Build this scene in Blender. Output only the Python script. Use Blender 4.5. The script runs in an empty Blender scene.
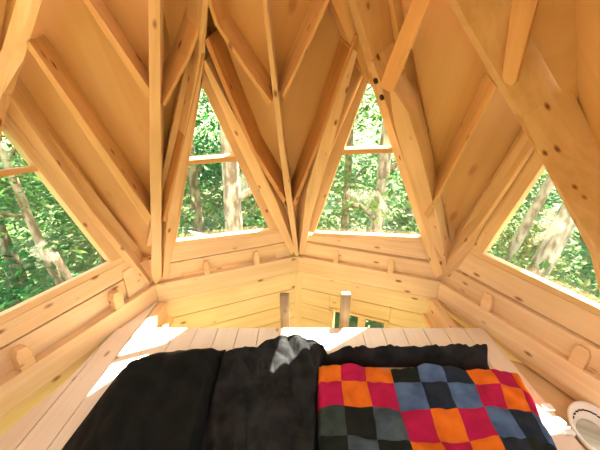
import bpy, bmesh, math, random
from mathutils import Vector as V, Matrix
random.seed(7)
C = bpy.context.scene.collection
sc = bpy.context.scene
ZR = 2.3                                    # height of the ring beam's top above the lower floor
# ---------------------------------------------------------------- camera
FPX = 300.0; HOR = 108.0
PIT = -math.atan((225-HOR)/FPX)
CP = V((0, 0, 1.0+ZR))
FW = V((0, math.cos(PIT), math.sin(PIT))); RT = V((1, 0, 0)); UP = V((0, -math.sin(PIT), math.cos(PIT)))
cam = bpy.data.objects.new('camera', bpy.data.cameras.new('camera')); C.objects.link(cam)
cam.data.sensor_width = 36; cam.data.lens = 36*FPX/600; cam.data.clip_start = .02; cam.data.clip_end = 300
cam.location = CP; cam.rotation_euler = (math.pi/2+PIT, 0, 0); sc.camera = cam
def ray(q): return FW + RT*((q[0]-300)/FPX) + UP*((225-q[1])/FPX)
def hit(q, p, n):
    d = ray(q); return CP + d*(((p-CP).dot(n))/d.dot(n))
# ---------------------------------------------------------------- plan: an octagon
R = 1.23; TH = -.02; CX, CY = .01, .71; PI = math.pi; CEN = V((CX, CY, 0))
def cor(k, z=0, r=R): return V((CX+r*math.sin(TH+k*PI/4), CY+r*math.cos(TH+k*PI/4), z+ZR))
def wall_axes(k):
    a, b = cor(k), cor(k+1); m = (a+b)/2; t = (b-a).normalized()
    n = V((m.x-CX, m.y-CY, 0)).normalized(); return m, t, n
SL = {-2: .036, -1: .354, 0: .303, 1: .19}
def win_plane(k):                            # leaning plane of window k: point, s axis, u axis, outward normal
    m, t, n = wall_axes(k); s = SL.get(k, .3)
    u = (V((0, 0, 1))-n*s).normalized(); N = t.cross(u)
    if N.dot(n) < 0: N = -N
    return m, t, u, N
def on_win(k, q, off=0):
    m, t, u, N = win_plane(k); return hit(q, m+N*off, N)
X = {-2: V((-1.005, 1.132, 1.042+ZR)), -1: V((-.374, 1.318, 1.201+ZR)), 0: V((.321, 1.444, 1.121+ZR)), 1: V((.864, 1.178, .876+ZR))}
Q = {-1: V((-.465, 1.163, 1.297+ZR)), 0: V((-.119, 1.191, 1.318+ZR)), 1: V((.316, 1.167, 1.06+ZR))}
for k in (2, 3, 4, 5):                       # the half of the room behind the camera
    a = TH+(k+.5)*PI/4; X[k] = V((CX-.05+.86*math.sin(a), CY+.86*math.cos(a), 1.1+ZR))
for k in (2, 3, 4, 5, 6):
    a = TH+k*PI/4; Q[k] = V((CX-.12+.62*math.sin(a), CY+.62*math.cos(a), 1.3+ZR))
X[6] = X[-2]; Q[-2] = Q[6]
def half(k, side):                           # plane of the half roof panel beside corner k
    x = X[k] if side > 0 else X[k-1]
    c = cor(k); n = (x-c).cross(Q[k]-c).normalized()
    if n.x*(c.x-CX)+n.y*(c.y-CY) < 0: n = -n
    return c, n
def azel(a, p0, p1):                         # normal with azimuth a perpendicular to p1-p0
    d = p1-p0; h = d.x*math.sin(a)+d.y*math.cos(a); e = math.atan2(-h, d.z)
    return V((math.sin(a)*math.cos(e), math.cos(a)*math.cos(e), math.sin(e)))
PL = {}
for nm, k, s in (('Al', -1, -1), ('Ar', -1, 1), ('Bl', 0, -1), ('Br', 0, 1), ('Cl', 1, -1), ('Cr', 1, 1)): PL[nm] = half(k, s)
PL['Dl'] = (cor(2), azel(math.radians(98), cor(2), X[1]))
PL['Zr'] = (cor(-2), azel(math.radians(-100), cor(-2), X[-2]))
PL['Cf'] = (cor(1), azel(math.radians(72), cor(1), X[0]))
PL['Ds'] = (hit((506, 84), *PL['Cr']), V((math.sin(.66)*.99, math.cos(.66)*.99, .14)).normalized())
PL['A'] = (cor(-1), azel(math.radians(-14), cor(-1), Q[-1]))
PL['B'] = (cor(0), azel(math.radians(-2), cor(0), Q[0]))
PL['C'] = (cor(1), azel(math.radians(40), cor(1), Q[1]))
def px1(plane, q): p, n = PL[plane]; return hit(q, p, n)
# ---------------------------------------------------------------- materials
def mat(name): 
    m = bpy.data.materials.new(name); m.use_nodes = True; nt = m.node_tree
    return m, nt, nt.nodes, nt.links, nt.nodes['Principled BSDF']
def wood(name, base, dark, knot, scale=1.0, rough=.5, grain=.5, spec=.3):
    m, nt, N, L, b = mat(name)
    tc = N.new('ShaderNodeTexCoord'); oi = N.new('ShaderNodeObjectInfo')
    add = N.new('ShaderNodeVectorMath'); add.operation = 'MULTIPLY_ADD'
    cmb = N.new('ShaderNodeCombineXYZ'); L.new(oi.outputs['Random'], cmb.inputs[0]); L.new(oi.outputs['Random'], cmb.inputs[1]); L.new(oi.outputs['Random'], cmb.inputs[2])
    L.new(cmb.outputs[0], add.inputs[0]); add.inputs[1].default_value = (7.3, 3.1, 5.7); L.new(tc.outputs['Object'], add.inputs[2])
    mp = N.new('ShaderNodeMapping'); mp.inputs['Scale'].default_value = (1.4*scale, 22*scale, 22*scale); L.new(add.outputs[0], mp.inputs[0])
    n1 = N.new('ShaderNodeTexNoise'); n1.inputs['Scale'].default_value = 1.6; n1.inputs['Detail'].default_value = 6; n1.inputs['Distortion'].default_value = .6; L.new(mp.outputs[0], n1.inputs['Vector'])
    r1 = N.new('ShaderNodeValToRGB'); r1.color_ramp.elements[0].position = .33; r1.color_ramp.elements[1].position = .68
    r1.color_ramp.elements[0].color = (*dark, 1); r1.color_ramp.elements[1].color = (*base, 1); L.new(n1.outputs['Fac'], r1.inputs[0])
    n2 = N.new('ShaderNodeTexNoise'); n2.inputs['Scale'].default_value = 3.0*scale; n2.inputs['Detail'].default_value = 2; L.new(add.outputs[0], n2.inputs['Vector'])
    mx = N.new('ShaderNodeMix'); mx.data_type = 'RGBA'; mx.blend_type = 'MULTIPLY'; mx.inputs['Factor'].default_value = grain
    rr = N.new('ShaderNodeValToRGB'); rr.color_ramp.elements[0].position = .3; rr.color_ramp.elements[1].position = .7
    rr.color_ramp.elements[0].color = (.72, .66, .58, 1); rr.color_ramp.elements[1].color = (1, 1, 1, 1); L.new(n2.outputs['Fac'], rr.inputs[0])
    L.new(r1.outputs[0], mx.inputs['A']); L.new(rr.outputs[0], mx.inputs['B'])
    # knots
    mk = N.new('ShaderNodeMapping'); mk.inputs['Scale'].default_value = (7.0*scale, 15*scale, 15*scale); L.new(add.outputs[0], mk.inputs[0])
    vo = N.new('ShaderNodeTexVoronoi'); vo.inputs['Scale'].default_value = 1.0; L.new(mk.outputs[0], vo.inputs['Vector'])
    rk = N.new('ShaderNodeValToRGB'); rk.color_ramp.elements[0].position = .06; rk.color_ramp.elements[1].position = .15
    rk.color_ramp.elements[0].color = (1, 1, 1, 1); rk.color_ramp.elements[1].color = (0, 0, 0, 1); L.new(vo.outputs['Distance'], rk.inputs[0])
    mq = N.new('ShaderNodeMix'); mq.data_type = 'RGBA'; L.new(rk.outputs[0], mq.inputs['Factor']); L.new(mx.outputs['Result'], mq.inputs['A']); mq.inputs['B'].default_value = (*knot, 1)
    L.new(mq.outputs['Result'], b.inputs['Base Color'])
    b.inputs['Roughness'].default_value = rough; b.inputs['Specular IOR Level'].default_value = spec
    bp = N.new('ShaderNodeBump'); bp.inputs['Strength'].default_value = .12; bp.inputs['Distance'].default_value = .01; L.new(n1.outputs['Fac'], bp.inputs['Height']); L.new(bp.outputs[0], b.inputs['Normal'])
    return m
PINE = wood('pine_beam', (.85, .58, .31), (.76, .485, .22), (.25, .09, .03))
PINED = wood('pine_stud', (.81, .50, .215), (.70, .39, .145), (.22, .08, .025))
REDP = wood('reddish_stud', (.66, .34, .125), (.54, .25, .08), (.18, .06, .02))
PLY = wood('plywood', (.83, .525, .225), (.77, .46, .18), (.55, .27, .10), scale=.45, grain=.7)
BOARD = wood('pine_board', (.86, .63, .37), (.79, .53, .27), (.30, .12, .04), scale=.8)
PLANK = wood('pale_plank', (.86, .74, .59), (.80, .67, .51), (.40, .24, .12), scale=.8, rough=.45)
PALE = wood('pale_floor', (.74, .68, .58), (.66, .58, .47), (.4, .3, .2), scale=.8)  # unseen floor, pale tone chosen so its bounce light is less orange
GREYW = wood('weathered_wood', (.36, .25, .13), (.22, .15, .08), (.08, .05, .03))
def plain(name, col, rough=.6, metal=0, spec=.5, sheen=0):
    m, nt, N, L, b = mat(name); b.inputs['Base Color'].default_value = (*col, 1); b.inputs['Roughness'].default_value = rough
    b.inputs['Metallic'].default_value = metal; b.inputs['Specular IOR Level'].default_value = spec; b.inputs['Sheen Weight'].default_value = sheen
    return m
def cloth(name, col, col2, rough=.85, sheen=.0, bump=.25, scale=60):
    m, nt, N, L, b = mat(name); tc = N.new('ShaderNodeTexCoord')
    n1 = N.new('ShaderNodeTexNoise'); n1.inputs['Scale'].default_value = 14; n1.inputs['Detail'].default_value = 5; L.new(tc.outputs['Object'], n1.inputs['Vector'])
    r = N.new('ShaderNodeValToRGB'); r.color_ramp.elements[0].color = (*col2, 1); r.color_ramp.elements[1].color = (*col, 1); r.color_ramp.elements[0].position = .35; r.color_ramp.elements[1].position = .62
    L.new(n1.outputs['Fac'], r.inputs[0]); L.new(r.outputs[0], b.inputs['Base Color'])
    n2 = N.new('ShaderNodeTexNoise'); n2.inputs['Scale'].default_value = scale; n2.inputs['Detail'].default_value = 3; L.new(tc.outputs['Object'], n2.inputs['Vector'])
    bp = N.new('ShaderNodeBump'); bp.inputs['Strength'].default_value = bump; bp.inputs['Distance'].default_value = .006; L.new(n2.outputs['Fac'], bp.inputs['Height']); L.new(bp.outputs[0], b.inputs['Normal'])
    b.inputs['Roughness'].default_value = rough; b.inputs['Sheen Weight'].default_value = sheen; b.inputs['Specular IOR Level'].default_value = .15
    return m
BLACK = cloth('black_cotton', (.006, .0065, .0055), (.0035, .004, .0032), sheen=.0, bump=.15)
BLACK2 = cloth('black_linen', (.021, .021, .020), (.008, .008, .0075), sheen=.0, bump=.3)
QC = {'o': ((.72, .16, .010), (.58, .11, .007)), 'p': ((.44, .009, .062), (.34, .007, .042)), 'g': ((.045, .062, .052), (.025, .036, .03)),
      'd': ((.012, .016, .011), (.007, .009, .007)), 't': ((.07, .10, .115), (.036, .052, .06)), 'b': ((.085, .145, .25), (.042, .075, .14)), 'n': ((.017, .024, .038), (.009, .013, .021))}
QM = {k: cloth('patch_'+n, *QC[k], bump=.3) for k, n in dict(o='orange', p='crimson', g='grey_green', d='dark_green', t='teal', b='denim_blue', n='navy').items()}
WHITE = plain('white_enamel', (.86, .86, .84), .25)
DARK = plain('dark_gap', (.03, .02, .015), .7)
STEEL = plain('dark_steel', (.05, .05, .05), .4, .8)
TAG = plain('orange_tag', (.85, .25, .03), .6)
def glass_mat():
    m, nt, N, L, b = mat('window_glass'); out = N['Material Output']
    tr = N.new('ShaderNodeBsdfTransparent'); tr.inputs[0].default_value = (.97, .98, .97, 1)
    gl = N.new('ShaderNodeBsdfGlossy'); gl.inputs['Roughness'].default_value = .03
    mx = N.new('ShaderNodeMixShader'); mx.inputs[0].default_value = .04; L.new(tr.outputs[0], mx.inputs[1]); L.new(gl.outputs[0], mx.inputs[2]); L.new(mx.outputs[0], out.inputs[0]); return m
GLASS = glass_mat()
def leaf_mat(name, c1, c2, c3):
    m, nt, N, L, b = mat(name); out = N['Material Output']; g = N.new('ShaderNodeNewGeometry')
    r = N.new('ShaderNodeValToRGB'); e = r.color_ramp.elements; e[0].color = (*c1, 1); e[1].color = (*c3, 1); x = e.new(.5); x.color = (*c2, 1)
    L.new(g.outputs['Random Per Island'], r.inputs[0]); L.new(r.outputs[0], b.inputs['Base Color']); b.inputs['Roughness'].default_value = .5
    t = N.new('ShaderNodeBsdfTranslucent'); L.new(r.outputs[0], t.inputs[0]); mx = N.new('ShaderNodeMixShader'); mx.inputs[0].default_value = .5
    L.new(b.outputs[0], mx.inputs[1]); L.new(t.outputs[0], mx.inputs[2]); L.new(mx.outputs[0], out.inputs[0]); return m
LEAF = [leaf_mat('leaf_deep', (.012, .095, .014), (.03, .18, .03), (.10, .27, .045)), leaf_mat('leaf_fresh', (.055, .15, .018), (.11, .24, .035), (.22, .33, .07)), leaf_mat('leaf_yellow', (.11, .18, .025), (.22, .27, .06), (.36, .34, .11))]
def bark_mat(name, a, b_, s=6):
    m, nt, N, L, b = mat(name); tc = N.new('ShaderNodeTexCoord'); mp = N.new('ShaderNodeMapping'); mp.inputs['Scale'].default_value = (s, s, s*.35); L.new(tc.outputs['Object'], mp.inputs[0])
    n = N.new('ShaderNodeTexNoise'); n.inputs['Scale'].default_value = 2.2; n.inputs['Detail'].default_value = 6; L.new(mp.outputs[0], n.inputs['Vector'])
    r = N.new('ShaderNodeValToRGB'); r.color_ramp.elements[0].color = (*a, 1); r.color_ramp.elements[1].color = (*b_, 1); r.color_ramp.elements[0].position = .4; r.color_ramp.elements[1].position = .6
    L.new(n.outputs['Fac'], r.inputs[0]); L.new(r.outputs[0], b.inputs['Base Color']); b.inputs['Roughness'].default_value = .9; return m
BARK = bark_mat('bark_brown', (.16, .10, .05), (.42, .31, .18)); BIRCH = bark_mat('bark_pale', (.22, .15, .09), (.55, .45, .33))
# ---------------------------------------------------------------- mesh helpers
def link(name, bm, m, parent=None, M=None, label=None, cat=None, group=None, kind=None, smooth=False):
    me = bpy.data.meshes.new(name); bmesh.ops.recalc_face_normals(bm, faces=bm.faces); bm.to_mesh(me); bm.free()
    for x in (m if isinstance(m, (list, tuple)) else [m]): me.materials.append(x)
    if smooth:
        for p in me.polygons: p.use_smooth = True
    o = bpy.data.objects.new(name, me); C.objects.link(o); M = M or Matrix.Identity(4)
    if parent: o.parent = parent; o.matrix_local = Matrix.Translation(-parent.location) @ M
    else: o.matrix_world = M
    tag(o, label, cat, group, kind); return o
def tag(o, label=None, cat=None, group=None, kind=None):
    if label: o['label'] = label
    if cat: o['category'] = cat
    if group: o['group'] = group
    if kind: o['kind'] = kind
    return o
def empty(name, loc, label=None, cat=None, group=None, kind=None):
    o = bpy.data.objects.new(name, None); C.objects.link(o); o.location = loc; o.empty_display_size = .05; return tag(o, label, cat, group, kind)
def prism(name, pts, n, depth, m, parent=None, along=None, bevel=.003, off=0, **kw):   # polygon extruded outwards, x axis along the grain
    pts = [p+n*off for p in pts]
    if along is None:
        e = max(((pts[(i+1) % len(pts)]-pts[i]) for i in range(len(pts))), key=lambda v: v.length); along = e
    x = along.normalized(); z = n-x*n.dot(x)
    if z.length < 1e-4: z = V((0, 1, 0)) if abs(x.y) < .9 else V((1, 0, 0)); z = z-x*z.dot(x)
    z.normalize(); y = z.cross(x)
    o = sum(pts, V())/len(pts); M = Matrix.Translation(o) @ Matrix((x, y, z)).transposed().to_4x4(); I = M.inverted()
    bm = bmesh.new(); a = [bm.verts.new(I @ p) for p in pts]; b = [bm.verts.new(I @ (p+n*depth)) for p in pts]
    bm.faces.new(a); bm.faces.new(list(reversed(b)))
    for i in range(len(pts)): j = (i+1) % len(pts); bm.faces.new((a[j], a[i], b[i], b[j]))
    if bevel:
        bmesh.ops.recalc_face_normals(bm, faces=bm.faces); bmesh.ops.bevel(bm, geom=list(bm.edges), offset=bevel, segments=2, profile=.6, affect='EDGES', clamp_overlap=True)
    return link(name, bm, m, parent, M, **kw)
def pix(plane, qs, off=0):
    p, n = PL[plane]; return [hit(q, p+n*off, n) for q in qs]
def beam(name, plane, qs, label, cat, group, depth=.12, off=0, m=PINE, nrm=None):
    n = nrm or PL[plane][1]; return prism(name, pix(plane, qs, off), n, depth, m, label=label, cat=cat, group=group)
def strip(name, st, m, w=.003, **kw):             # beam along stations (left, right, extrusion), bends with the roof
    x = (st[-1][0]-st[0][0]).normalized(); n = st[0][2]; z = (n-x*n.dot(x)).normalized(); y = z.cross(x); o = sum((a+b for a, b, _ in st), V())/(2*len(st))
    M = Matrix.Translation(o) @ Matrix((x, y, z)).transposed().to_4x4(); I = M.inverted(); bm = bmesh.new()
    r = [[bm.verts.new(I @ v) for v in (a, b, b+e, a+e)] for a, b, e in st]
    for p, q in zip(r, r[1:]):
        for i in range(4): bm.faces.new((p[i], p[(i+1) % 4], q[(i+1) % 4], q[i]))
    bm.faces.new(r[0][::-1]); bm.faces.new(r[-1]); bmesh.ops.recalc_face_normals(bm, faces=bm.faces)
    ed = [e for e in bm.edges if len(e.link_faces) == 2 and e.calc_face_angle(0) > .6]
    bmesh.ops.bevel(bm, geom=ed, offset=w, segments=2, profile=.6, affect='EDGES', clamp_overlap=True)
    return link(name, bm, m, None, M, **kw)
def long_rafter(lo, up, lows, ups, elo, eup, label, taper=1.0):
    st = [(px1(lo, a), px1(lo, b), elo) for a, b in lows]+[(px1(up, a), px1(up, b), eup*(taper if b[1] < 30 else 1)) for a, b in ups]
    return strip('rafter', st, PINE, label=label, cat='beam', group='long rafters along the window edges')
def add_box(bm, c, s, rz=0, M=None):
    T = Matrix.Translation(c) @ Matrix.Rotation(rz, 4, 'Z') @ Matrix.Diagonal((*s, 1))
    if M: T = M @ T
    return bmesh.ops.create_cube(bm, size=1, matrix=T)['verts']
def bev(bm, w=.004): bmesh.ops.bevel(bm, geom=list(bm.edges), offset=w, segments=2, profile=.6, affect='EDGES', clamp_overlap=True)
def tube(bm, pts, rad, seg=10):
    rings = []
    for i, p in enumerate(pts):
        d = (pts[min(i+1, len(pts)-1)]-pts[max(i-1, 0)]).normalized(); a = d.cross(V((0, 0, 1)) if abs(d.z) < .9 else V((1, 0, 0))).normalized(); b = d.cross(a)
        r = rad[i] if isinstance(rad, (list, tuple)) else rad
        rings.append([bm.verts.new(p+(a*math.cos(2*PI*j/seg)+b*math.sin(2*PI*j/seg))*r) for j in range(seg)])
    for r0, r1 in zip(rings, rings[1:]):
        for j in range(seg): bm.faces.new((r0[j], r0[(j+1) % seg], r1[(j+1) % seg], r1[j]))
    bm.faces.new(rings[0]); bm.faces.new(rings[-1])
# ---------------------------------------------------------------- lower room: floor, walls, ring beam
FLOORZ = 0.0
bm = bmesh.new()
for i in range(20): add_box(bm, ((i-9.5)*.15, CY, -.02), (.146, 3.0, .04))
link('floor', bm, PALE, kind='structure')
SIDES = {-2: 'front_left', -1: 'ahead_left', 0: 'ahead_right', 1: 'front_right', 2: 'right', 3: 'rear_right', 4: 'rear_left', 5: 'left'}
RIN = math.cos(PI/8)
for i, k in enumerate(SIDES):
    m, t, n = wall_axes(k); ang = math.atan2(t.y, t.x)
    off = .03; hl = (R+off)*math.sin(PI/8)
    M = Matrix.Translation(m+n*off-V((0, 0, ZR))) @ Matrix((t, n, V((0, 0, 1)))).transposed().to_4x4()
    bm = bmesh.new(); z = 0.0; top = ZR-.15
    hole = None
    if k in (2, 3, 4, 5): hole = (-hl+.09, hl-.09, .25, ZR-.3)      # unseen openings behind the camera, added to let daylight onto the lower walls
    if k == 0:
        h0, h1 = hit((329.5, 308), m+n*off, n), hit((389, 320.5), m+n*off, n)
        hole = ((h0-m).dot(t), (h1-m).dot(t), (h0.z+h1.z)/2-.34, (h0.z+h1.z)/2)    # a low window in one wall, seen past the bed's edge
    nb = 16; bh = top/nb
    for j in range(nb):
        z0 = j*bh; segs = [(-hl, hl)]
        if hole and z0+bh > hole[2] and z0 < hole[3]: segs = [(-hl, hole[0]), (hole[1], hl)]
        for a, b in segs: add_box(bm, ((a+b)/2, .03, z0+bh/2), (b-a, .06, bh-.004))
        if len(segs) == 2:
            for q0, q1 in ((hole[3], z0+bh-.002), (z0+.002, hole[2])):
                if .004 < q1-q0 < bh: add_box(bm, ((hole[0]+hole[1])/2, .03, (q0+q1)/2), (hole[1]-hole[0], .06, q1-q0))

    bev(bm, .005)
    link('wall_'+SIDES[k], bm, BOARD, M=M, kind='structure')
    bm = bmesh.new(); add_box(bm, (0, .012, ZR-.137), (2*hl, .05, .026)); bev(bm, .004)
    link('trim_%d' % (i+9), bm, BOARD, M=M @ Matrix.Translation((0, -.015, 0)), kind='structure')
    # ring beam segment: mitred at the corners
    a, b = cor(k, -.123), cor(k+1, -.123); a2, b2 = cor(k, -.123, R+.2), cor(k+1, -.123, R+.2)
    prism('trim_%d' % (i+1), [a, b, b2, a2], V((0, 0, 1)), .123, BOARD, along=t, bevel=.004, kind='structure')
    if hole and k == 0:
        w = empty('window_5', M @ V(((hole[0]+hole[1])/2, .03, hole[2])), kind='structure')
        def fr(nm, x0, x1, z0, z1, y0=-.01, y1=.065, mm=PINE):
            b_ = bmesh.new(); add_box(b_, ((x0+x1)/2, (y0+y1)/2, (z0+z1)/2), (x1-x0, y1-y0, z1-z0)); 
            if nm != 'pane': bev(b_, .003)
            link(nm, b_, mm, w, M)
        x0, x1, z0, z1 = hole
        fr('jamb', x0, x0+.03, z0, z1); fr('jamb', x1-.03, x1, z0, z1); fr('head', x0+.03, x1-.03, z1-.02, z1); fr('sill', x0+.03, x1-.03, z0, z0+.03)
        mc = x0+(x1-x0)*.56
        fr('mullion', mc-.025, mc+.025, z0+.03, z1-.02, 0, .05); fr('pane', x0+.03, mc-.025, z0+.03, z1-.02, .028, .034, GLASS); fr('pane', mc+.025, x1-.03, z0+.03, z1-.02, .028, .034, GLASS)
for i, k in enumerate((-2, -1, 0, 1, 2, 3, 4, 5)):          # upright strips covering the wall corners
    c = cor(k, 0); d = V((c.x-CX, c.y-CY, 0)).normalized(); t = V((d.y, -d.x, 0)); w = .035; p = c+d*.015; p.z = 0
    q = [p+t*w+d*.012, p+t*.0-d*.002, p-t*w+d*.012, p-t*w+d*.05, p+t*w+d*.05]
    prism('trim_%d' % (i+17), q, V((0, 0, 1)), ZR-.15, BOARD, along=V((0, 0, 1)), bevel=.003, kind='structure')
for i, k in enumerate((-2, -1, 0, 1, 2, 3, 4, 5)):          # solid blocks behind the feet of the rafters
    c = cor(k); d = V((c.x-CX, c.y-CY, 0)).normalized(); t = V((d.y, -d.x, 0))
    prism('trim_%d' % (i+25), [c+t*.16-d*.035, c+t*.16+d*.06, c-t*.16+d*.06, c-t*.16-d*.035, c+d*.035], V((0, 0, 1)), .17, BOARD, along=t, bevel=.003, kind='structure')
# ---------------------------------------------------------------- roof panels (plywood), one sheet per half facet
def tri_panel(name, a, b, c, n, off, m=PLY, along=None, th=.018):
    prism(name, [a, b, c], n, th, m, along=along, bevel=0, off=off, kind='structure')
TOP = {}
for k in (-1, 0, 1): TOP[k] = cor(k)+(Q[k]-cor(k))*{-1: 1.62, 0: 1.75, 1: 1.9}[k]
for k in (2, 3, 4, 5, 6): TOP[k] = cor(k)+(Q[k]-cor(k))*1.5
TOP[-2] = TOP[6]; n_ = 0
for k in (-1, 0, 1, 2, 3, 4, 5, 6):
    for s in (-1, 1):
        if k == 2 and s < 0: p, n = PL['Dl']; o = .21
        elif k == 6 and s > 0: p, n = PL['Zr']; o = .14
        else: p, n = half(k, s); o = .12
        c = cor(k); x = X[k] if s > 0 else X[k-1]; n_ += 1
        if False and k in (3, 4, 5) and not (k == 3 and s < 0) and not (k == 5 and s > 0): continue      # glazed part of the roof, behind the camera
        tp = TOP[k]; tp = tp-n*((tp-c).dot(n))          # keep the sheet flat
        if k == 2 and s < 0: tp = None
        mid = (c+x)/2; g = (x-c)
        if tp is None:
            yb = px1('Cr', (451, 0)); e1 = PL['Dl'][1]*.172; e2 = azel(math.radians(98), x, yb)*.118; far = yb+(yb-x)*.6+e2
            pts = [c+e1, x+e1, yb+e2, far, TOP[2]+e1*.6]; nn = (x-c).cross(TOP[2]-c).normalized()
            if nn.dot(e1) < 0: nn = -nn
            for q in ((pts[0], pts[1], pts[4]), (pts[1], pts[2], pts[4]), (pts[2], pts[3], pts[4])):
                n_ += 1; prism('ceiling_%d' % n_, list(q), nn, .018, PLY, along=g, bevel=0, kind='structure')
            continue
        x = c+g*1.3; e = g.cross(n).normalized()*.045
        if e.dot(tp-mid) > 0: e = -e
        no = half(k, -s)[1] if not ((k == 2 and s > 0) or (k == 6 and s < 0)) else n
        cd = (tp-c).normalized(); wv = n.cross(cd)
        if wv.dot(x-c) > 0: wv = -wv
        dl = 0 if abs(wv.dot(no)) < .02 else max(-.2, min(.2, o*(1-n.dot(no))/wv.dot(no)))
        prism('ceiling_%d' % n_, [c-(tp-c)*.02+wv*dl, c+e, x+e, c+(tp-c)*1.04+wv*dl], n, .018, PLY, along=g, bevel=0, off=o, kind='structure')
PEAK = V((CX-.22, CY-.05, ZR+2.45)); ks = [-1, 0, 1, 2, 3, 4, 5, 6]
for i, k in enumerate(ks):                                    # closing facets above, out of the picture
    k2 = ks[(i+1) % 8] if i < 7 else -1
    x = X[k] if k < 6 else X[-2]; a, b = TOP[k], TOP[k2]
    for q in ((a, x, b), (a, b, PEAK)):
        n = (q[1]-q[0]).cross(q[2]-q[0]).normalized(); cc = sum(q, V())/3
        if n.dot(cc-V((CX, CY, ZR+.8))) < 0: n = -n
        n_ += 1; g = 1.06; tri_panel('ceiling_%d' % n_, *[cc+(v-cc)*g for v in q], n, .13)
# ---------------------------------------------------------------- windows
GL = {}                                                        # glass corners in window coordinates (s, u)
def su(k, P): m, t, u, N = win_plane(k); return ((P-m).dot(t), (P-m).dot(u))
g2 = [su(-1, on_win(-1, q)) for q in ((177, 247), (272, 235), (203.5, 89))]
g3 = [su(0, on_win(0, q)) for q in ((312, 237), (422, 243), (367, 81))]
a1, b1 = su(-2, on_win(-2, (118, 264))), su(-2, on_win(-2, (5, 117))); tt = (a1[0]+.0)/(a1[0]-b1[0]); g1 = [(-a1[0], a1[1]), a1, (0, a1[1]+(b1[1]-a1[1])*tt)]
a4, b4 = su(1, on_win(1, (476, 257))), su(1, on_win(1, (537, 165))); tt = a4[0]/(a4[0]-b4[0]); g4 = [a4, (-a4[0], a4[1]-.01), (0, a4[1]+(b4[1]-a4[1])*tt)]
GL = {-2: g1, -1: g2, 0: g3, 1: g4}
for k in (2, 3, 4, 5): GL[k] = [(-.3, .27), (.3, .27), (0, .98)]
for i, k in enumerate((-2, -1, 0, 1, 2, 3, 4, 5)):
    m, t, u, N = win_plane(k); P = lambda s, h: m+t*s+u*h
    num = i+1 if i < 4 else i+2
    w = empty('window_%d' % num, m, kind='structure')
    A, B, T = GL[k]; xs, xu = su(k, X[k]); half_w = R*math.sin(PI/8)
    def edge(h, side, inset=0.0): return side*half_w*(1-h/xu)+xs*(h/xu)-side*inset
    ug = min(A[1], B[1])
    prism('stile', [P(*A), P(*T), P(xs-.02, xu+.08), P(edge(A[1], -1)-.08, A[1])], N, .05, PINE, w, off=.045, along=P(*T)-P(*A))
    prism('stile', [P(*B), P(edge(B[1], 1)+.08, B[1]), P(xs+.02, xu+.08), P(*T)], N, .05, PINE, w, off=.047, along=P(*T)-P(*B))
    prism('apex_block', [P(T[0], T[1]+.004), P(xs+.16, xu+.14), P(xs-.16, xu+.14)], N, .03, PINED, w, off=.098, along=t)
    sl = (B[1]-A[1])/(B[0]-A[0]); yb = lambda s: A[1]+sl*(s-A[0])
    e0, e1 = edge(ug, -1, .02), edge(ug, 1, .02)
    prism('sill', [P(e0, yb(e0)-.03), P(e1, yb(e1)-.03), P(e1-.012, yb(e1)+.003), P(e0+.012, yb(e0)+.003)], N, .028, PINE, w, off=.044, along=t)
    f0, f1 = edge(.13, -1, .0), edge(.13, 1, .0)
    prism('bottom_rail', [P(f0, .122), P(f1, .122), P(e1+.02, yb(e1)-.032), P(e0-.02, yb(e0)-.032)], N, .04, BOARD, w, off=.045, along=t)
    prism('lower_rail', [P(f0-.03, -.008), P(f1+.03, -.008), P(f1, .114), P(f0, .114)], N, .045, BOARD, w, off=.03+.015*(k in(-2,-1)), along=t)
    prism('gap_shade', [P(f0, .11), P(f1, .11), P(f1, .126), P(f0, .126)], N, .02, DARK, w, off=.062, along=t, bevel=0)  # dark strip added behind the gap between the rails, shade as colour
    prism('pane', [P(*A), P(*B), P(*T)], N, .006, GLASS, w, off=.072, bevel=0)
    tq = {-2: [(-8, 172), (46, 165), (52, 169), (-8, 179)], -1: [(186, 160.5), (240, 156), (242, 161), (185, 165.5)], 0: [(339, 149.5), (394, 148), (397, 153), (337, 155)]}.get(k)
    if tq:
        pts = [hit(q, m+N*.052, N) for q in tq]
        if k == -2: 
            for j in (0, 3): pts[j] = pts[j]+(pts[j]-pts[1 if j == 0 else 2])*.8
        prism('transom', pts, N, .035, PINED, w, along=t)
# ---------------------------------------------------------------- rafters, ribs and studs
RB = 'rib'; RF = 'rafter'; ST = 'stud'
beam('ridge_rib', 'A', [(147.5, -60), (160, -60), (160.5, 100), (161, 180), (161.5, 276), (156, 285), (151.5, 276), (149.5, 150)], 'broad upright pine rib dividing the left window from the one with the pale trunk', 'beam', 'upright ribs rising from the ring corners')
beam('ridge_rib', 'B', [(253, -60), (258, -60), (267, 0), (274, 60), (285, 150), (291, 190), (299, 256), (295, 256), (284.5, 190), (279, 150), (269, 60), (262, 0)], 'slender pine rib rising between the two central windows', 'beam', 'upright ribs rising from the ring corners')
beam('ridge_rib', 'C', [(389, 88), (393, 88), (408, 112), (420, 150), (436, 215), (446, 262), (440, 276), (422, 222), (394, 125)], 'pine rib tucked behind the bolted rafter, right of the bushy green window', 'beam', 'upright ribs rising from the ring corners', off=.035)
G1 = 'long rafters along the window edges'
beam('rafter', 'Al', [(-2, 80), (12, 100), (36, 134), (91, 210), (140, 270), (150, 283), (142, 285), (82, 214), (28, 140), (-8, 94)], 'pine rafter sloping down along the right edge of the left window', 'beam', G1)
YB = {'D': px1('Cr', (451, 0)), 'C': px1('Br', (351, 0)), 'Z': px1('Al', (37, 0)), 'A': px1('Bl', (206, 0))}
EX = {'D': azel(math.radians(98), X[1], YB['D'])*.16, 'C': azel(math.radians(72), X[0], YB['C'])*.19, 'Z': azel(math.radians(-72), X[-2], YB['Z'])*.05, 'A': azel(-.8, X[-1], YB['A'])*.11}
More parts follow.
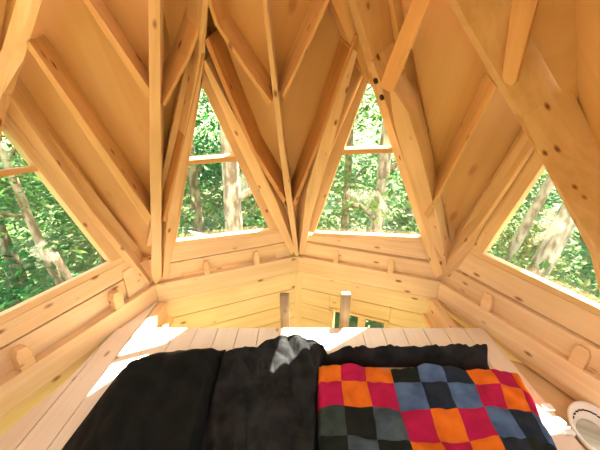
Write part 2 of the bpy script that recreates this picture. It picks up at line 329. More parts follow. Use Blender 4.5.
long_rafter('Ar', 'Bl', [((163, 278), (168, 278)), ((167, 222), (177, 222)), ((184, 135), (190, 135)), ((194, 85), (200.5, 85)), ((199, 54), (205, 54))], [((203, 0), (209, 0)), ((208, -60), (216, -60))], PL['Ar'][1]*.11, EX['A'], 'pine rafter along the left edge of the pale trunk window')
beam('rafter', 'Bl', [(201, 62), (205, 60), (245, 135), (276, 200), (295, 250), (292, 255), (283, 240), (233, 135)], 'pine rafter along the right edge of the pale trunk window', 'beam', G1)
beam('rafter', 'Br', [(351, 48), (358, 52), (337, 130), (312, 215), (304, 256), (299, 254), (307, 190), (324, 130)], 'pine rafter along the left edge of the bushy green window', 'beam', G1)
cb = long_rafter('Cf', 'Br', [((435, 279), (443, 274)), ((416, 222), (425, 222)), ((384, 125), (392, 125)), ((371, 80), (379, 78))], [((365, 60), (373, 60)), ((347, 0), (355, 0)), ((329, -60), (337, -60))], PL['Cf'][1]*.15, EX['C'], 'long pine rafter with two dark bolt heads beside the bushy green window')
beam('rafter', 'Cr', [(445, 275), (451, 279), (467, 262), (484, 225), (518, 175), (534, 150), (540, 140), (537, 138), (514, 174), (480, 224), (442, 270)], 'pine rafter along the left edge of the right window', 'beam', G1)
long_rafter('Dl', 'Cr', [((626, 322), (640, 322)), ((540, 159), (554, 180)), ((530, 142), (540, 155))], [((512, 112), (522, 117)), ((488, 72), (500, 78)), ((447, 0), (455, 0)), ((413, -60), (421, -60))], PL['Dl'][1]*.17, EX['D'], 'deep pine rafter crossing the upper right corner above the right window', taper=.75)
long_rafter('Zr', 'Al', [((-26, 185), (-12, 185)), ((-6, 120), (6, 116)), ((2, 94), (13, 94))], [((12.7, 60), (24, 60)), ((32, 0), (43, 0)), ((48, -50), (58, -50))], PL['Zr'][1]*.05, EX['Z'], 'pale faced pine rafter in the upper left corner of the room')
prism('rafter', pix('Br', [(312, -50), (331, 0), (350, 44), (366, 78), (375, 90), (379, 86), (364, 44), (348, 0), (330, -50)], .012), PL['Br'][1], .10, PINED, label='short dark board standing in for the shaded left face of the bolted rafter at the top of the picture', cat='beam', group=G1)  # darker board added in place of the rafter's shaded left face
# bolts: parts of the long rafter
for q in ((376.5, 80.5), (382.5, 97)):
    p, n = PL['Cf']; c = hit(q, p-n*.0, n); vd = (c-CP).normalized(); bm = bmesh.new()
    bmesh.ops.create_cone(bm, cap_ends=True, segments=16, radius1=.0125, radius2=.0125, depth=.012); bev(bm, .002)
    o = link('bolt_head', bm, STEEL, cb, None); o.matrix_local = cb.matrix_world.inverted() @ (Matrix.Translation(c-n*.003) @ n.to_track_quat('Z', 'Y').to_matrix().to_4x4()); o['label'] = 'dark bolt head'
G2 = 'short studs between ribs and rafters'
for pl, qs, lb in (
 ('Al', [(43, -60), (49, -60), (153.5, 95), (148, 100.5)], 'upper of the two studs running up left from the broad upright rib'),
 ('Al', [(23, 42), (29, 41), (152, 217), (147.5, 227)], 'lower of the two studs running up left from the broad upright rib'),
 ('Ar', [(162.5, 104), (165, 107), (190, 60), (207, 14), (222, -50), (218, -50), (204, 12), (187, 58)], 'knotty stud with a wide face leaning up right from the broad upright rib'),
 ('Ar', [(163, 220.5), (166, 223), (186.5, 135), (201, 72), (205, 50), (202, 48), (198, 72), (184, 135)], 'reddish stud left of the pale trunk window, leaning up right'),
 ('Bl', [(189, -60), (194, -60), (218, 24), (241, 59), (271.5, 102), (269, 106), (237, 60), (214, 24)], 'upper stud on the left of the slender rib, ending in a sharp point'),
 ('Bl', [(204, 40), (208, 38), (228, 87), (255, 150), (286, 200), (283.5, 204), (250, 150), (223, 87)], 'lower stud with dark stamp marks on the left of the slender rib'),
 ('Br', [(282, 96.5), (284.5, 99), (324, 14), (352, -50), (349, -50), (321, 12)], 'upper stud leaning right from the slender rib'),
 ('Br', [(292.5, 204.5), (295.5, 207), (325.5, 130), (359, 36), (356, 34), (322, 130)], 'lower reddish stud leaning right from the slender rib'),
 ('Cr', [(391, 91), (393, 94), (403, 70), (432, 0), (454, -50), (451, -50), (429, 0), (400, 68)], 'upper stud leaning right beside the bolted rafter, out of the picture top'),
 ('Cr', [(425.5, 217), (428, 220), (475.5, 130), (499, 88), (496, 86), (472.5, 129)], 'lower stud leaning right towards the deep corner rafter'),
 ('Ds', [(520, -60), (512, 0), (502, 76), (504, 82), (511, 86.5), (516, 82), (538, 0), (556, -60)], 'pale stud with a rounded end butting against the deep corner rafter')):
    nr = V((math.sin(-.6)*.94, math.cos(-.6)*.94, .34)) if 'picture top' in lb else None
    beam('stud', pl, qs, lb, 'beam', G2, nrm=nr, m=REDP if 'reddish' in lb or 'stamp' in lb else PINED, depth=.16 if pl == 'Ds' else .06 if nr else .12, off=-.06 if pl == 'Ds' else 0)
# ---------------------------------------------------------------- wooden blocks on the ring beam
GB = 'small wooden blocks standing on the ring beam'
for k, q, lb in ((-2, (14, 360), 'wooden block under the left window, nearest the picture edge'), (-2, (112, 305), 'wooden block under the left window, near the broad upright rib'),
                 (-1, (207, 273), 'wooden block under the pale trunk window, left one'), (-1, (257, 264.5), 'wooden block under the pale trunk window, right one'),
                 (0, (336.5, 261.5), 'wooden block under the bushy green window, left one'), (0, (391, 268.5), 'wooden block under the bushy green window, right one'),
                 (1, (491, 307), 'wooden block under the right window, farther one'), (1, (582, 362), 'wooden block under the right window, nearest the picture edge')):
    m, t, n = wall_axes(k); p = hit(q, V((0, 0, ZR)), V((0, 0, 1))); s = (p-m).dot(t); o = m+t*s+n*(-.002)
    M = Matrix.Translation(o) @ Matrix((t, n, V((0, 0, 1)))).transposed().to_4x4()
    bm = bmesh.new(); h = .098
    w_ = .027 if k in (1, -2) else .018; vs = [(-w_, 0, 0), (w_, 0, 0), (w_, 0, h*.75), (w_*.6, .0, h), (-w_*.6, .0, h), (-w_, 0, h*.75)]
    a = [bm.verts.new(v) for v in vs]; b = [bm.verts.new((v[0], .06-.02*(v[2]/h), v[2])) for v in vs]
    bm.faces.new(a); bm.faces.new(b[::-1])
    for i in range(6): bm.faces.new((a[i], a[(i+1) % 6], b[(i+1) % 6], b[i]))
    bmesh.ops.recalc_face_normals(bm, faces=bm.faces); bev(bm, .004)
    link('wooden_block', bm, PINE, None, M, label=lb, cat='block', group=GB)
# ---------------------------------------------------------------- sleeping platform
ZB = ZR-.10
def onz(q, z=None): return hit(q, V((0, 0, ZB if z is None else z)), V((0, 0, 1)))
yf = onz((300, 328)).y; y0 = -.42
bed = empty('bed_platform', V((0, .4, 0)), 'broad sleeping platform of pale pine planks under the black and patchwork bedding', 'bed')
bm = bmesh.new(); xl, xr = -.985, .985; npl = 18; pw = (xr-xl)/npl
for i in range(npl): add_box(bm, (xl+(i+.5)*pw, (y0+yf)/2, ZB-.015), (pw-.0035, yf-y0, .03))
# the board along the left wall side follows the wall
le = [onz((0, 432)), onz((65, 382)), onz((112, 333))]; le[0] = V((-1.09, .70, ZB))
vs = [V((xl-.002, y0, ZB)), V((-1.09, y0+.3, ZB))]+le+[V((xl-.002, yf-.02, ZB))]
a = [bm.verts.new(v) for v in vs]; b = [bm.verts.new(v-V((0, 0, .03))) for v in vs]; bm.faces.new(a); bm.faces.new(b[::-1])
for i in range(len(vs)): j = (i+1) % len(vs); bm.faces.new((a[i], a[j], b[j], b[i]))
bev(bm, .003)
# long grain: rotate local frame so that x runs along the planks
Mr = Matrix.Translation((0, .4, ZB)) @ Matrix.Rotation(PI/2, 4, 'Z'); bm.transform(Mr.inverted())
link('deck_planks', bm, PLANK, bed, Mr)
bm = bmesh.new(); add_box(bm, (.93, (y0+yf)/2, ZB-.08), (.04, yf-y0-.1, .10)); bev(bm); link('side_rail', bm, PINE, bed)
bm = bmesh.new(); add_box(bm, (-.93, (y0+yf)/2, ZB-.08), (.04, yf-y0-.1, .10)); bev(bm); link('side_rail', bm, PINE, bed)
bm = bmesh.new(); add_box(bm, (0, yf-.04, ZB-.08), (1.82, .04, .10)); bev(bm); link('front_rail', bm, PINE, bed)
for sx in (-.7, .7):
    for y in (-.25, yf-.10):
        bm = bmesh.new(); add_box(bm, (sx, y, (ZB-.03)/2), (.09, .09, ZB-.03)); bev(bm); link('leg', bm, PINE, bed)
# triangular shelves and joists filling the two far corners
for s, nm in ((-1, 'left'), (1, 'right')):
    k = -1 if s < 0 else 1; c = cor(k); mm, t, n = wall_axes(-2 if s < 0 else 1)
    cz = ZB-.006 if s < 0 else ZB-.07
    p0 = V((c.x+s*.012, c.y-.02, cz)); xin = c.x-s*.005; ye = yf+.004
    tw = (ye-c.y)/t.y; xo = c.x+t.x*tw
    pts = [V((xin, c.y-.03, cz)), V((xin, ye, cz)), V((xo-s*.006, ye, cz)), V((c.x+s*.006, c.y-.026, cz))]
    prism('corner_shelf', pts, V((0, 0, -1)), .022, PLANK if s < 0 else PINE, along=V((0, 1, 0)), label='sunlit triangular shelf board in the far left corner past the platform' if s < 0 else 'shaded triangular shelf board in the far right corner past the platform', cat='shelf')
    bm = bmesh.new(); jx = c.x-s*.035; ln = c.y-.03-ye; add_box(bm, (0, 0, 0), (ln, .05, .10)); bev(bm)
    link('joist', bm, PINE, None, Matrix.Translation((jx, ye+ln/2, ZB-.055)) @ Matrix.Rotation(PI/2, 4, 'Z'), label='thick joist running from the far %s ring corner to the platform edge' % nm, cat='beam')
    bm = bmesh.new(); ln = c.y-.08-ye; add_box(bm, (0, 0, 0), (ln, .028, .035)); bev(bm)
    link('batten', bm, PINED, None, Matrix.Translation((c.x-s*.10, ye+ln/2, ZB-.085)) @ Matrix.Rotation(PI/2, 4, 'Z'), label='thin batten beside the joist in the far %s corner' % nm, cat='beam')
# ledge between platform and right wall
# ladder
lad = empty('ladder', V((.05, yf+.06, 0)), 'dark weathered ladder whose two rail tops stand above the platform edge', 'ladder')
def post(q0, q1, w, nm):
    top = hit(q0, V((0, yf+.06, 0)), V((0, 1, 0))); x = top.x
    bm = bmesh.new(); add_box(bm, (0, 0, 0), (top.z, w, .05)); bev(bm, .003)
    link(nm, bm, GREYW, lad, Matrix.Translation((x, yf+.06, top.z/2)) @ Matrix.Rotation(-PI/2, 4, 'Y')); return x, top.z
xa, za = post((284.5, 294), None, .028, 'rail'); xb, zb_ = post((346, 293), None, .032, 'rail')
for j in range(7):
    bm = bmesh.new(); add_box(bm, ((xa+xb)/2, yf+.06, .3+j*.27), (xb-xa-.02, .03, .03)); bev(bm, .004); link('rung', bm, GREYW, lad)
# ---------------------------------------------------------------- bedding
from mathutils import noise
def smooth(x): x = max(0, min(1, x)); return x*x*(3-2*x)
def sheet(name, rows, m, nu, nv, hfun, thick=.012, parent=None, mats=None, matfun=None, **kw):
    # rows: list of lists of pixel points on the platform; bilinear between them
    def lerp(a, b, f): return a+(b-a)*f
    def at(u, v):
        fv = v*(len(rows)-1); j = min(int(fv), len(rows)-2); fv -= j
        def onrow(r): 
            fu = u*(len(r)-1); i = min(int(fu), len(r)-2); return lerp(V(r[i]), V(r[i+1]), fu-i)
        return lerp(onrow(rows[j]), onrow(rows[j+1]), fv)
    bm = bmesh.new(); g = []
    for j in range(nv+1):
        r = []
        for i in range(nu+1):
            u, v = i/nu, j/nv; p = at(u, v); r.append(bm.verts.new(V((p.x, p.y, ZB+.004+hfun(u, v, p)))))
        g.append(r)
    lo = [[bm.verts.new(V((w.co.x, w.co.y, max(ZB+.001, w.co.z-thick)))) for w in r] for r in g]
    for j in range(nv):
        for i in range(nu):
            f = bm.faces.new((g[j][i], g[j][i+1], g[j+1][i+1], g[j+1][i])); f.smooth = True
            if matfun: f.material_index = matfun(i/nu+.5/nu, j/nv+.5/nv)
            bm.faces.new((lo[j][i], lo[j+1][i], lo[j+1][i+1], lo[j][i+1]))
    for j in range(nv):
        for i, (a, b) in ((0, (0, 0)), (nu, (0, 0))): bm.faces.new((g[j][i], g[j+1][i], lo[j+1][i], lo[j][i]))
    for i in range(nu):
        for j in (0, nv): bm.faces.new((g[j][i], g[j][i+1], lo[j][i+1], lo[j][i]))
    return link(name, bm, mats or m, parent, **kw)
B_ = lambda q, h=0.0: onz(q, ZB+h)[:]
def edge_h(u, v, wu, wv, h): return h*smooth(min(u, 1-u)/wu)**.5*smooth(v/wv)**.5
# black duvet at the left
def h_duv(u, v, p):
    e = min(1, u/.22, (1-u)/.15); e2 = min(1, v/.16)
    n = noise.noise(V((p.x*5, p.y*4, 1)))*.03+noise.noise(V((p.x*13, p.y*9, 4)))*.012+abs(noise.noise(V((p.x*12+p.y*9, p.y*6-p.x*5, 14))))*.022
    return .012+(.085+n)*math.sqrt(max(0, smooth(e)*smooth(e2)))
rows = [[B_((118, 386)), B_((148, 362)), B_((180, 354)), B_((203, 357)), B_((226, 352))],
        [B_((96, 408)), B_((140, 392)), B_((180, 385)), B_((205, 382)), B_((221, 378))],
        [B_((66, 448)), B_((120, 435)), B_((170, 425)), B_((200, 415)), B_((212, 412))],
        [B_((28, 505)), B_((90, 505)), B_((150, 500)), B_((185, 495)), B_((197, 490))],
        [B_((-60, 640)), B_((30, 640)), B_((110, 640)), B_((150, 640)), B_((175, 640))]]
duv = sheet('duvet', rows, BLACK, 90, 90, h_duv, label='puffy black duvet heaped on the left of the platform', cat='duvet')
# black blanket in the middle with a turned back collar
def h_bl(u, v, p):
    e = min(1, u/.06, (1-u)/.05); f = .35+.65*smooth(v/.12)
    n = noise.noise(V((p.x*9+2, p.y*3.2, 2)))*.030+noise.noise(V((p.x*22, p.y*9, 5)))*.010
    n += (abs(noise.noise(V((p.x*14+p.y*5, p.y*4-p.x*6, 31))))*.05-.012)*(1-.5*v)+abs(noise.noise(V((p.x*34, p.y*16, 8))))*.012
    roll = .055*math.exp(-((v-.035)/.03)**2)*(.25+.75*smooth((u-.15)/.3))
    return .010+(.035+n+roll)*smooth(e)*f+.004
rows = [[B_((226, 356)), B_((258, 352)), B_((270, 346)), B_((287, 343)), B_((312, 349)), B_((328, 357))],
        [B_((218, 366)), B_((250, 363)), B_((268, 360)), B_((290, 358)), B_((308, 360)), B_((322, 366))],
        [B_((206, 410)), B_((238, 410)), B_((265, 410)), B_((285, 410)), B_((300, 410)), B_((317, 410))],
        [B_((190, 480)), B_((230, 480)), B_((260, 480)), B_((285, 480)), B_((300, 480)), B_((317, 480))],
        [B_((165, 640)), B_((220, 640)), B_((255, 640)), B_((280, 640)), B_((300, 640)), B_((317, 640))]]
sheet('blanket', rows, BLACK2, 110, 110, h_bl, label='rumpled black blanket with a turned collar between the duvet and the patchwork quilt', cat='blanket')
# crumpled black roll behind the quilt
def h_roll(u, v, p):
    e = min(1, u/.1, (1-u)/.06); n = noise.noise(V((p.x*16, p.y*14, 9)))*.035+abs(noise.noise(V((p.x*38, p.y*30, 6))))*.02+.012*smooth((u-.7)/.2)
    return .012+(.07*math.sin(PI*min(1, max(0, v)))+n*math.sin(PI*v))*smooth(e)
rows = [[B_((322, 358)), B_((350, 360)), B_((378, 356)), B_((420, 356)), B_((468, 352)), B_((484, 358))],
        [B_((322, 366)), B_((352, 368)), B_((378, 368)), B_((425, 368)), B_((468, 372)), B_((490, 374))]]
sheet('black_cover', rows, BLACK2, 110, 22, h_roll, label='crumpled black cloth rolled along the back edge of the patchwork quilt', cat='cloth')
# patchwork quilt
HQ = .045
Qrows = [[(317, 366), (340, 366), (364, 366), (389, 369), (414, 370), (437, 370), (461, 372), (484, 370), (505, 372), (522, 378)],
         [(317, 386), (341, 386), (366, 386), (393, 388), (420, 388), (446, 388), (474, 388), (499, 388), (521, 392), (537, 400)],
         [(317, 410), (344, 410), (372, 411), (400, 415), (429, 414), (456, 413), (483, 410), (507, 412), (529, 417), (546, 426)],
         [(317, 439), (347, 440), (377, 442), (409, 446), (440, 446), (469, 444), (497, 441), (524, 443), (547, 448), (563, 456)],
         [(317, 475), (350, 477), (384, 480), (420, 484), (453, 484), (485, 482), (515, 480), (545, 482), (568, 488), (585, 496)],
         [(317, 522), (354, 525), (392, 528), (433, 532), (468, 532), (504, 530), (538, 528), (572, 530), (596, 536), (615, 545)],
         [(317, 600), (360, 603), (404, 606), (452, 610), (492, 610), (534, 608), (574, 606), (613, 608), (640, 614), (660, 624)]]
pat = ['opodndopo', 'popbnbpop', 'gdtpopbnb', 'dtdopondn', 'gdtpopbnb', 'opodbdopo']
pat[0] = 'opodbnopo'; pat[1] = 'popbnbpop'
keys = 'opgdtbn'
def h_q(u, v, p):
    e = min(1, u/.02, (1-u)/.10, v/.06)
    cu, cv = (u*9) % 1, (v*6) % 1
    puff = .010*(math.sin(PI*cu)*math.sin(PI*cv))**.5
    n = noise.noise(V((p.x*7+p.y*4, p.y*4-p.x*3, 3)))*.020+noise.noise(V((p.x*24, p.y*11, 7)))*.007
    n += abs(noise.noise(V((p.x*11-p.y*9, p.x*5+p.y*6, 21))))*.022-.006
    hump = .03*math.exp(-((u-.52)/.12)**2)*math.exp(-(v/.25)**2)
    return .012+(.040+n+puff+hump)*math.sqrt(max(0, smooth(e)))
qrows = [[onz(q, ZB+HQ*(.75 if j else .6))[:] for q in r] for j, r in enumerate(Qrows)]
ql = sheet('patchwork_quilt', qrows, None, 135, 108, h_q, mats=[QM[c] for c in keys], matfun=lambda u, v: keys.index(pat[min(5, int(v*6))][min(8, int(u*9))]),
      label='patchwork quilt of orange, crimson, blue and dark green squares on the right of the platform', cat='quilt')
# care tag on the duvet
tp = onz((198, 421), ZB+.075)
bm = bmesh.new(); add_box(bm, (0, 0, 0), (.012, .03, .002)); link('fabric_tag', bm, TAG, duv, Matrix.Translation(tp) @ Matrix.Rotation(-.5, 4, 'Z') @ Matrix.Rotation(.5, 4, 'Y'), label='tiny orange tag')
# ---------------------------------------------------------------- ledge and white tray at the right edge
zl = ZR-.165
m, t, n = wall_axes(1); m2, t2, n2 = wall_axes(2)
a = V((1.005, 1.12, zl)); b = V((cor(2).x-.02, cor(2).y+.02, zl)); 
prism('ledge', [V((1.0, 1.17, zl)), cor(1, -.165)+(cor(2)-cor(1))*.56+n*.02, cor(2, -.165)+n*.02, V((1.245, .2, zl)), V((1.0, .2, zl))], V((0, 0, -1)), .03, BOARD, along=t, label='narrow pine ledge between the platform and the right wall', cat='shelf')
tr = hit((594, 432), V((0, 0, zl+.03)), V((0, 0, 1)))
tray = empty('oval_tray', V((tr.x, tr.y, zl)), 'white oval tray with dark slots in its rim, on the ledge right of the platform', 'tray')
def ring_mesh(r0, r1, z0, z1, el=1.5, seg=40):
    bm = bmesh.new(); prof = [(r0*.8, z0), (r0, z0), (r1, z1), (r1+.008, z1+.004), (r1+.012, z1-.004), (r0+.006, z0-.006), (r0*.8, z0-.006)]
    rg = [[bm.verts.new((r*math.cos(2*PI*i/seg), r*el*math.sin(2*PI*i/seg), z)) for i in range(seg)] for r, z in prof]
    for p, q in zip(rg, rg[1:]):
        for i in range(seg): bm.faces.new((p[i], p[(i+1) % seg], q[(i+1) % seg], q[i]))
    return bm
Mt = Matrix.Translation((tr.x, tr.y, zl+.008)) @ Matrix.Rotation(-.55, 4, 'Z')
o = link('rim', ring_mesh(.045, .07, .0, .045), WHITE, tray, Mt, smooth=True)
bm = bmesh.new(); bmesh.ops.create_cone(bm, cap_ends=True, segments=40, radius1=.046, radius2=.046, depth=.006); bm.transform(Matrix.Diagonal((1, 1.5, 1, 1)))
link('inset', bm, wood('mottled_glass', (.62, .66, .58), (.42, .47, .40), (.3, .34, .3), scale=1.5, rough=.1), tray, Mt @ Matrix.Translation((0, 0, .004)))
for i in range(9):
    an = PI*.25+i*.26; bm = bmesh.new(); add_box(bm, (0, 0, 0), (.006, .016, .004)); bev(bm, .001)
    link('slot', bm, DARK, tray, Mt @ Matrix.Translation((.0605*math.cos(an), .0605*1.5*math.sin(an), .029)) @ Matrix.Rotation(math.atan2(1.5*math.sin(an), math.cos(an)), 4, 'Z') @ Matrix.Rotation(-1.05, 4, 'Y'))
for q, lb in (((553.5, 408.5), 'farthest of the small white clips on the right edge of the platform'), ((567, 422), 'middle one of the small white clips on the right edge of the platform'), ((577, 432), 'nearest of the small white clips on the right edge of the platform')):
    c = onz(q); bm = bmesh.new(); add_box(bm, (0, 0, .006), (.034, .026, .012)); add_box(bm, (.020, 0, -.012), (.008, .022, .034)); bev(bm, .002)
    link('clip', bm, WHITE, None, Matrix.Translation((.972, c.y, ZB)) , label=lb, cat='clip', group='white clips on the platform edge')
# ---------------------------------------------------------------- outdoors
def ground_z(x, y):
    d = math.hypot(x-CX, y-CY); a = math.atan2(x-CX, y-CY)
    return -.35+max(0, d-3)*.20*(.75+.25*math.cos(a+.35))+noise.noise(V((x*.35, y*.35, 0)))*.25*min(1, d/4)
bm = bmesh.new(); gr = []
for j in range(34):
    rr = 1.2*1.13**j; gr.append([bm.verts.new((CX+rr*math.sin(2*PI*i/64), CY+rr*math.cos(2*PI*i/64), ground_z(CX+rr*math.sin(2*PI*i/64), CY+rr*math.cos(2*PI*i/64)))) for i in range(64)])
for p, q in zip(gr, gr[1:]):
    for i in range(64): bm.faces.new((p[i], p[(i+1) % 64], q[(i+1) % 64], q[i])).smooth = True
bm.faces.new(gr[0])
GROUND = bark_mat('forest_soil', (.05, .10, .02), (.13, .15, .05), 2)
link('forest_ground', bm, GROUND, label='sloping forest floor outside the windows', cat='ground', kind='structure')
def clearing(p):                                # gaps in the crowns where the sun reaches the house
    if p.z < ZR+.25: return False
    f = p.z-ZB; lx, ly = p.x-.385*f, p.y-.49*f
    if f < .9: return False
    return (-1.1 < lx < -.25 and .8 < ly < 1.75) or (-.35 < lx < .66 and .6 < ly < 1.75 and lx < .06+(ly-.8)*1.0) or (lx > .87 and .45 < ly < 1.12)
def leaves(name, spots, size, m, parent=None, **kw):
    vs, fs = [], []
    for p in spots:
        if clearing(p): continue
        s = size*random.uniform(.6, 1.4); a = random.uniform(0, 2*PI); tl = random.uniform(-.9, .9)
        d = V((math.cos(a), math.sin(a), tl)).normalized(); w = d.cross(V((random.uniform(-.4, .4), random.uniform(-.4, .4), 1))).normalized(); k = len(vs)
        up = d.cross(w)*s*.12
        vs += [p-d*s, p+w*s*.42+up, p+d*s, p-w*s*.42+up]; fs.append((k, k+1, k+2, k+3))
    me = bpy.data.meshes.new(name); me.from_pydata([tuple(v) for v in vs], [], fs); me.materials.append(m)
    o = bpy.data.objects.new(name, me); C.objects.link(o)
    if parent: o.parent = parent; o.matrix_local = Matrix.Translation(-parent.location)
    return tag(o, **kw)
def az_pos(a, d): a = math.radians(a); return d*math.sin(a), d*math.cos(a)
def tree(a, d, rad, lean, h, bark, leaf, nleaf, spread, z0, label, lsize=.068, branches=4, bend=0):
    x, y = az_pos(a, d); g = ground_z(x, y)
    o = empty('tree', V((x, y, g)), label, 'tree', 'forest trees outside the windows')
    pts = [V((x+lean*t*h+bend*math.sin(t*3)*.4, y+noise.noise(V((t*3, a, 0)))*.15, g-.1+t*h)) for t in [i/9 for i in range(10)]]
    bm = bmesh.new(); tube(bm, pts, [rad*(1-.6*i/9) for i in range(10)], 12)
    ends = []
    for b in range(branches):
        i = random.randint(2, 7); q = pts[i]; an = random.uniform(0, 2*PI); ln = random.uniform(.5, 1.0)*spread
        e = q+V((math.cos(an)*ln, math.sin(an)*ln, ln*random.uniform(.3, .9))); tube(bm, [q, (q+e)/2+V((0, 0, .08*ln)), e], [rad*.4, rad*.28, rad*.1], 7); ends.append(e)
    link('trunk', bm, bark, o, smooth=True)
    cl = [V((random.gauss(0, 1)*spread*.62, random.gauss(0, 1)*spread*.62, 0))+V((x+lean*zz*1.0, y, g+zz)) for zz in [random.uniform(z0, h) for _ in range(34)]]+ends
    sp = []
    for _ in range(int(nleaf*1.5)):
        c = random.choice(cl); sp.append(c+V((random.gauss(0, .28), random.gauss(0, .28), random.gauss(0, .16)))*spread)
    leaves('foliage', sp, lsize, leaf, o)
T = tree
T(-13.5, 4.2, .155, .012, 7, BIRCH, LEAF[0], 1500, 1.3, 3.6, 'thick pale trunked tree close outside the central left window')
T(-20, 6.5, .12, .01, 8, BARK, LEAF[0], 2600, 1.4, 1.6, 'dark trunked tree at the left side of the central left window')
T(-8, 8.0, .12, -.02, 8, BARK, LEAF[0], 2600, 1.6, 1.2, 'dark leafy tree deep behind the thick pale trunk')
T(15.3, 5.0, .13, .01, 7.5, BIRCH, LEAF[1], 1500, 1.3, 3.4, 'pale speckled trunk right of middle in the central right window')
T(9.0, 6.2, .09, .005, 7.5, BARK, LEAF[1], 3000, 1.3, 1.0, 'bushy light green tree filling the left of the central right window')
T(21, 8.0, .10, 0, 8, BIRCH, LEAF[1], 2200, 1.5, 1.2, 'thin leafy tree at the right side of the central right window', branches=3)
T(40.0, 5.2, .16, .20, 7.5, BIRCH, LEAF[2], 1300, 1.3, 3.8, 'stout leaning trunk in the right window')
T(36.5, 5.6, .085, .22, 7.5, BIRCH, LEAF[1], 1500, 1.3, 3.2, 'slender leaning trunk left of the stout one in the right window')
T(31, 8.0, .09, .0, 7.5, BARK, LEAF[1], 2300, 1.5, 1.6, 'yellow green tree at the left side of the right window')
T(46, 9.0, .09, .0, 7.5, BARK, LEAF[2], 1800, 1.6, 1.2, 'yellowing tree at the far right of the right window')
T(-36, 6.2, .07, -.12, 6.5, BARK, LEAF[0], 2600, 1.3, 1.0, 'thin brown tree leaning in the right half of the left window')
T(-41, 5.0, .065, -.16, 6.5, BARK, LEAF[1], 1600, 1.2, 2.0, 'thin tree with crossing sticks in the middle of the left window')
T(-47, 7.0, .10, 0, 7, BARK, LEAF[0], 2600, 1.4, 1.0, 'dark green tree at the far left of the left window')
T(-28, 9.0, .12, 0, 8, BARK, LEAF[0], 2600, 1.6, 1.0, 'dark tree hidden behind the broad upright rib')
T(2, 9.5, .12, 0, 8, BARK, LEAF[1], 2600, 1.6, 1.0, 'tree behind the slender rib between the central windows')
gx, gy = 3.05, 2.35; o = empty('tree', V((gx, gy, ground_z(gx, gy))), 'unseen slim dense leaved tree added outside to shade the right window', 'tree', 'forest trees outside the windows')  # out of view, added so its crown keeps the sun off the quilt
bm = bmesh.new(); tube(bm, [V((gx, gy, o.location.z-.1)), V((gx-.1, gy+.1, 2.8)), V((gx-.2, gy+.15, 7.0))], [.06, .05, .02], 8); link('trunk', bm, BARK, o, smooth=True)
sp = [V((random.uniform(2.0, 3.3), random.uniform(1.75, 3.0), random.uniform(ZR+2.5, ZR+4.6))) for _ in range(5200)]
leaves('foliage', sp, .085, LEAF[0], o)
# fallen sticks outside the left window
for (a0, d0, z0), (a1_, d1, z1), r, lb in (((-43, 3.6, 1.0), (-38.5, 4.0, 1.25), .03, 'broken pale stick lying level outside the left window'), ((-42.5, 3.5, 2.0), (-37.5, 4.0, .3), .035, 'long brown stick slanting down right outside the left window'), ((-39, 3.4, 1.6), (-36.0, 3.5, .5), .025, 'short brown stick slanting near the right edge of the left window')):
    p, q = V((*az_pos(a0, d0), z0)), V((*az_pos(a1_, d1), z1)); q.z = ground_z(q.x, q.y) if 'level' not in lb else q.z
    if 'level' in lb: pass
    bm = bmesh.new(); tube(bm, [p, (p+q)/2+V((.02, 0, .03)), q], [r, r*.9, r*.8], 8); link('fallen_stick', bm, BIRCH if 'pale' in lb else BARK, label=lb, cat='stick', group='fallen sticks outside the left window', smooth=True)
sp = []
while len(sp) < 26000:
    a = random.uniform(-62, 62); d = 1.0+random.random()**.8*11+1.4; x, y = az_pos(a, d)
    if math.hypot(x-CX, y-CY) < 2.2: continue
    c = noise.noise(V((x*1.3, y*1.3, 3)))
    sp.append(V((x, y, ground_z(x, y)+random.random()**1.5*(.55+.5*c))))
leaves('undergrowth', sp, .06, LEAF[0], label='dense ferns and low leaves covering the forest slope', cat='undergrowth', kind='stuff')
sp = []
while len(sp) < 15000:
    a = random.uniform(-62, 62); d = random.uniform(10.5, 15)
    if a > 2 and random.random() < .55: continue
    x, y = az_pos(a, d); g = ground_z(x, y); h = random.random()**1.3*9
    if noise.noise(V((a*.12, h*.45, 1))) < -.12: continue
    sp.append(V((x, y, g+h)))
leaves('distant_foliage', sp, .15, LEAF[0], label='dense hazy green foliage of the forest far behind the nearer trees', cat='foliage', kind='stuff')
SHR = [(-33.5, 4.6, 0), (-38.5, 4.4, 1), (-44, 4.3, 0), (-48, 5.0, 0), (-18, 4.4, 0), (-9, 4.8, 0), (-13, 6.0, 1), (5, 4.6, 1), (11.5, 4.8, 1), (18.5, 4.6, 1), (33, 5.0, 1), (38, 6.5, 2), (43.5, 5.2, 2)]
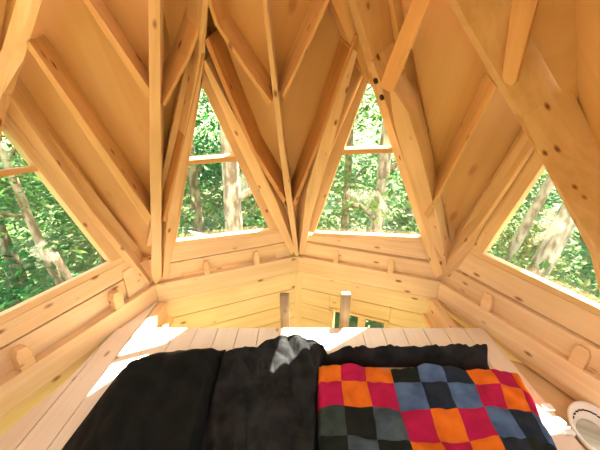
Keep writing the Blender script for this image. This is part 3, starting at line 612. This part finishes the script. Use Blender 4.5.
for i, (a, d, l) in enumerate(SHR):
    x, y = az_pos(a, d); g = ground_z(x, y); o = empty('shrub', V((x, y, g)), ['leafy shrub with deep green leaves growing on the slope outside', 'fresh green leafy shrub growing on the slope outside', 'yellow green leafy shrub growing on the slope outside'][l], 'shrub', ['deep green shrubs outside', 'fresh green shrubs outside', 'yellow green shrubs outside'][l])
    bm = bmesh.new(); sp = []
    for s in range(9):
        an = random.uniform(0, 2*PI); e = V((x+math.cos(an)*.55, y+math.sin(an)*.55, g+random.uniform(.6, 1.5))); b = V((x, y, g-.02)); mdl = (b+e)/2+V((0, 0, .2)); tube(bm, [b, mdl, e], [.012, .009, .004], 5)
        for _ in range(70):
            f = random.random(); q = (mdl if f < .3 else mdl.lerp(e, f)); sp.append(q+V((random.gauss(0, .16), random.gauss(0, .16), random.gauss(0, .12))))
    link('stem', bm, BARK, o); leaves('foliage', sp, .07, LEAF[l], o)
# ---------------------------------------------------------------- light
w = bpy.data.worlds.new('world'); sc.world = w; w.use_nodes = True; nt = w.node_tree; bg = nt.nodes['Background']
sky = nt.nodes.new('ShaderNodeTexSky'); sky.sky_type = 'NISHITA'; sky.sun_disc = False; sky.sun_elevation = math.radians(58); sky.sun_rotation = math.radians(49); sky.air_density = 1.0; sky.dust_density = 2.0; sky.ozone_density = .5
mxw = nt.nodes.new('ShaderNodeMix'); mxw.data_type = 'RGBA'; mxw.inputs['Factor'].default_value = .75
nt.links.new(sky.outputs[0], mxw.inputs['A']); mxw.inputs['B'].default_value = (1.0, .97, .90, 1); nt.links.new(mxw.outputs['Result'], bg.inputs[0]); bg.inputs[1].default_value = 1.1
s = bpy.data.lights.new('sun', 'SUN'); so = bpy.data.objects.new('sun', s); C.objects.link(so)
s.energy = 21; s.angle = math.radians(.6); s.color = (1, .95, .86)
so.rotation_euler = V((-.385, -.49, -1)).to_track_quat('-Z', 'Y').to_euler(); so.location = (4.6, 4, 12)
sc.view_settings.view_transform = 'Standard'; sc.view_settings.look = 'None'; sc.view_settings.gamma = 1; sc.view_settings.use_curve_mapping = False
sc.view_settings.exposure = 1.55
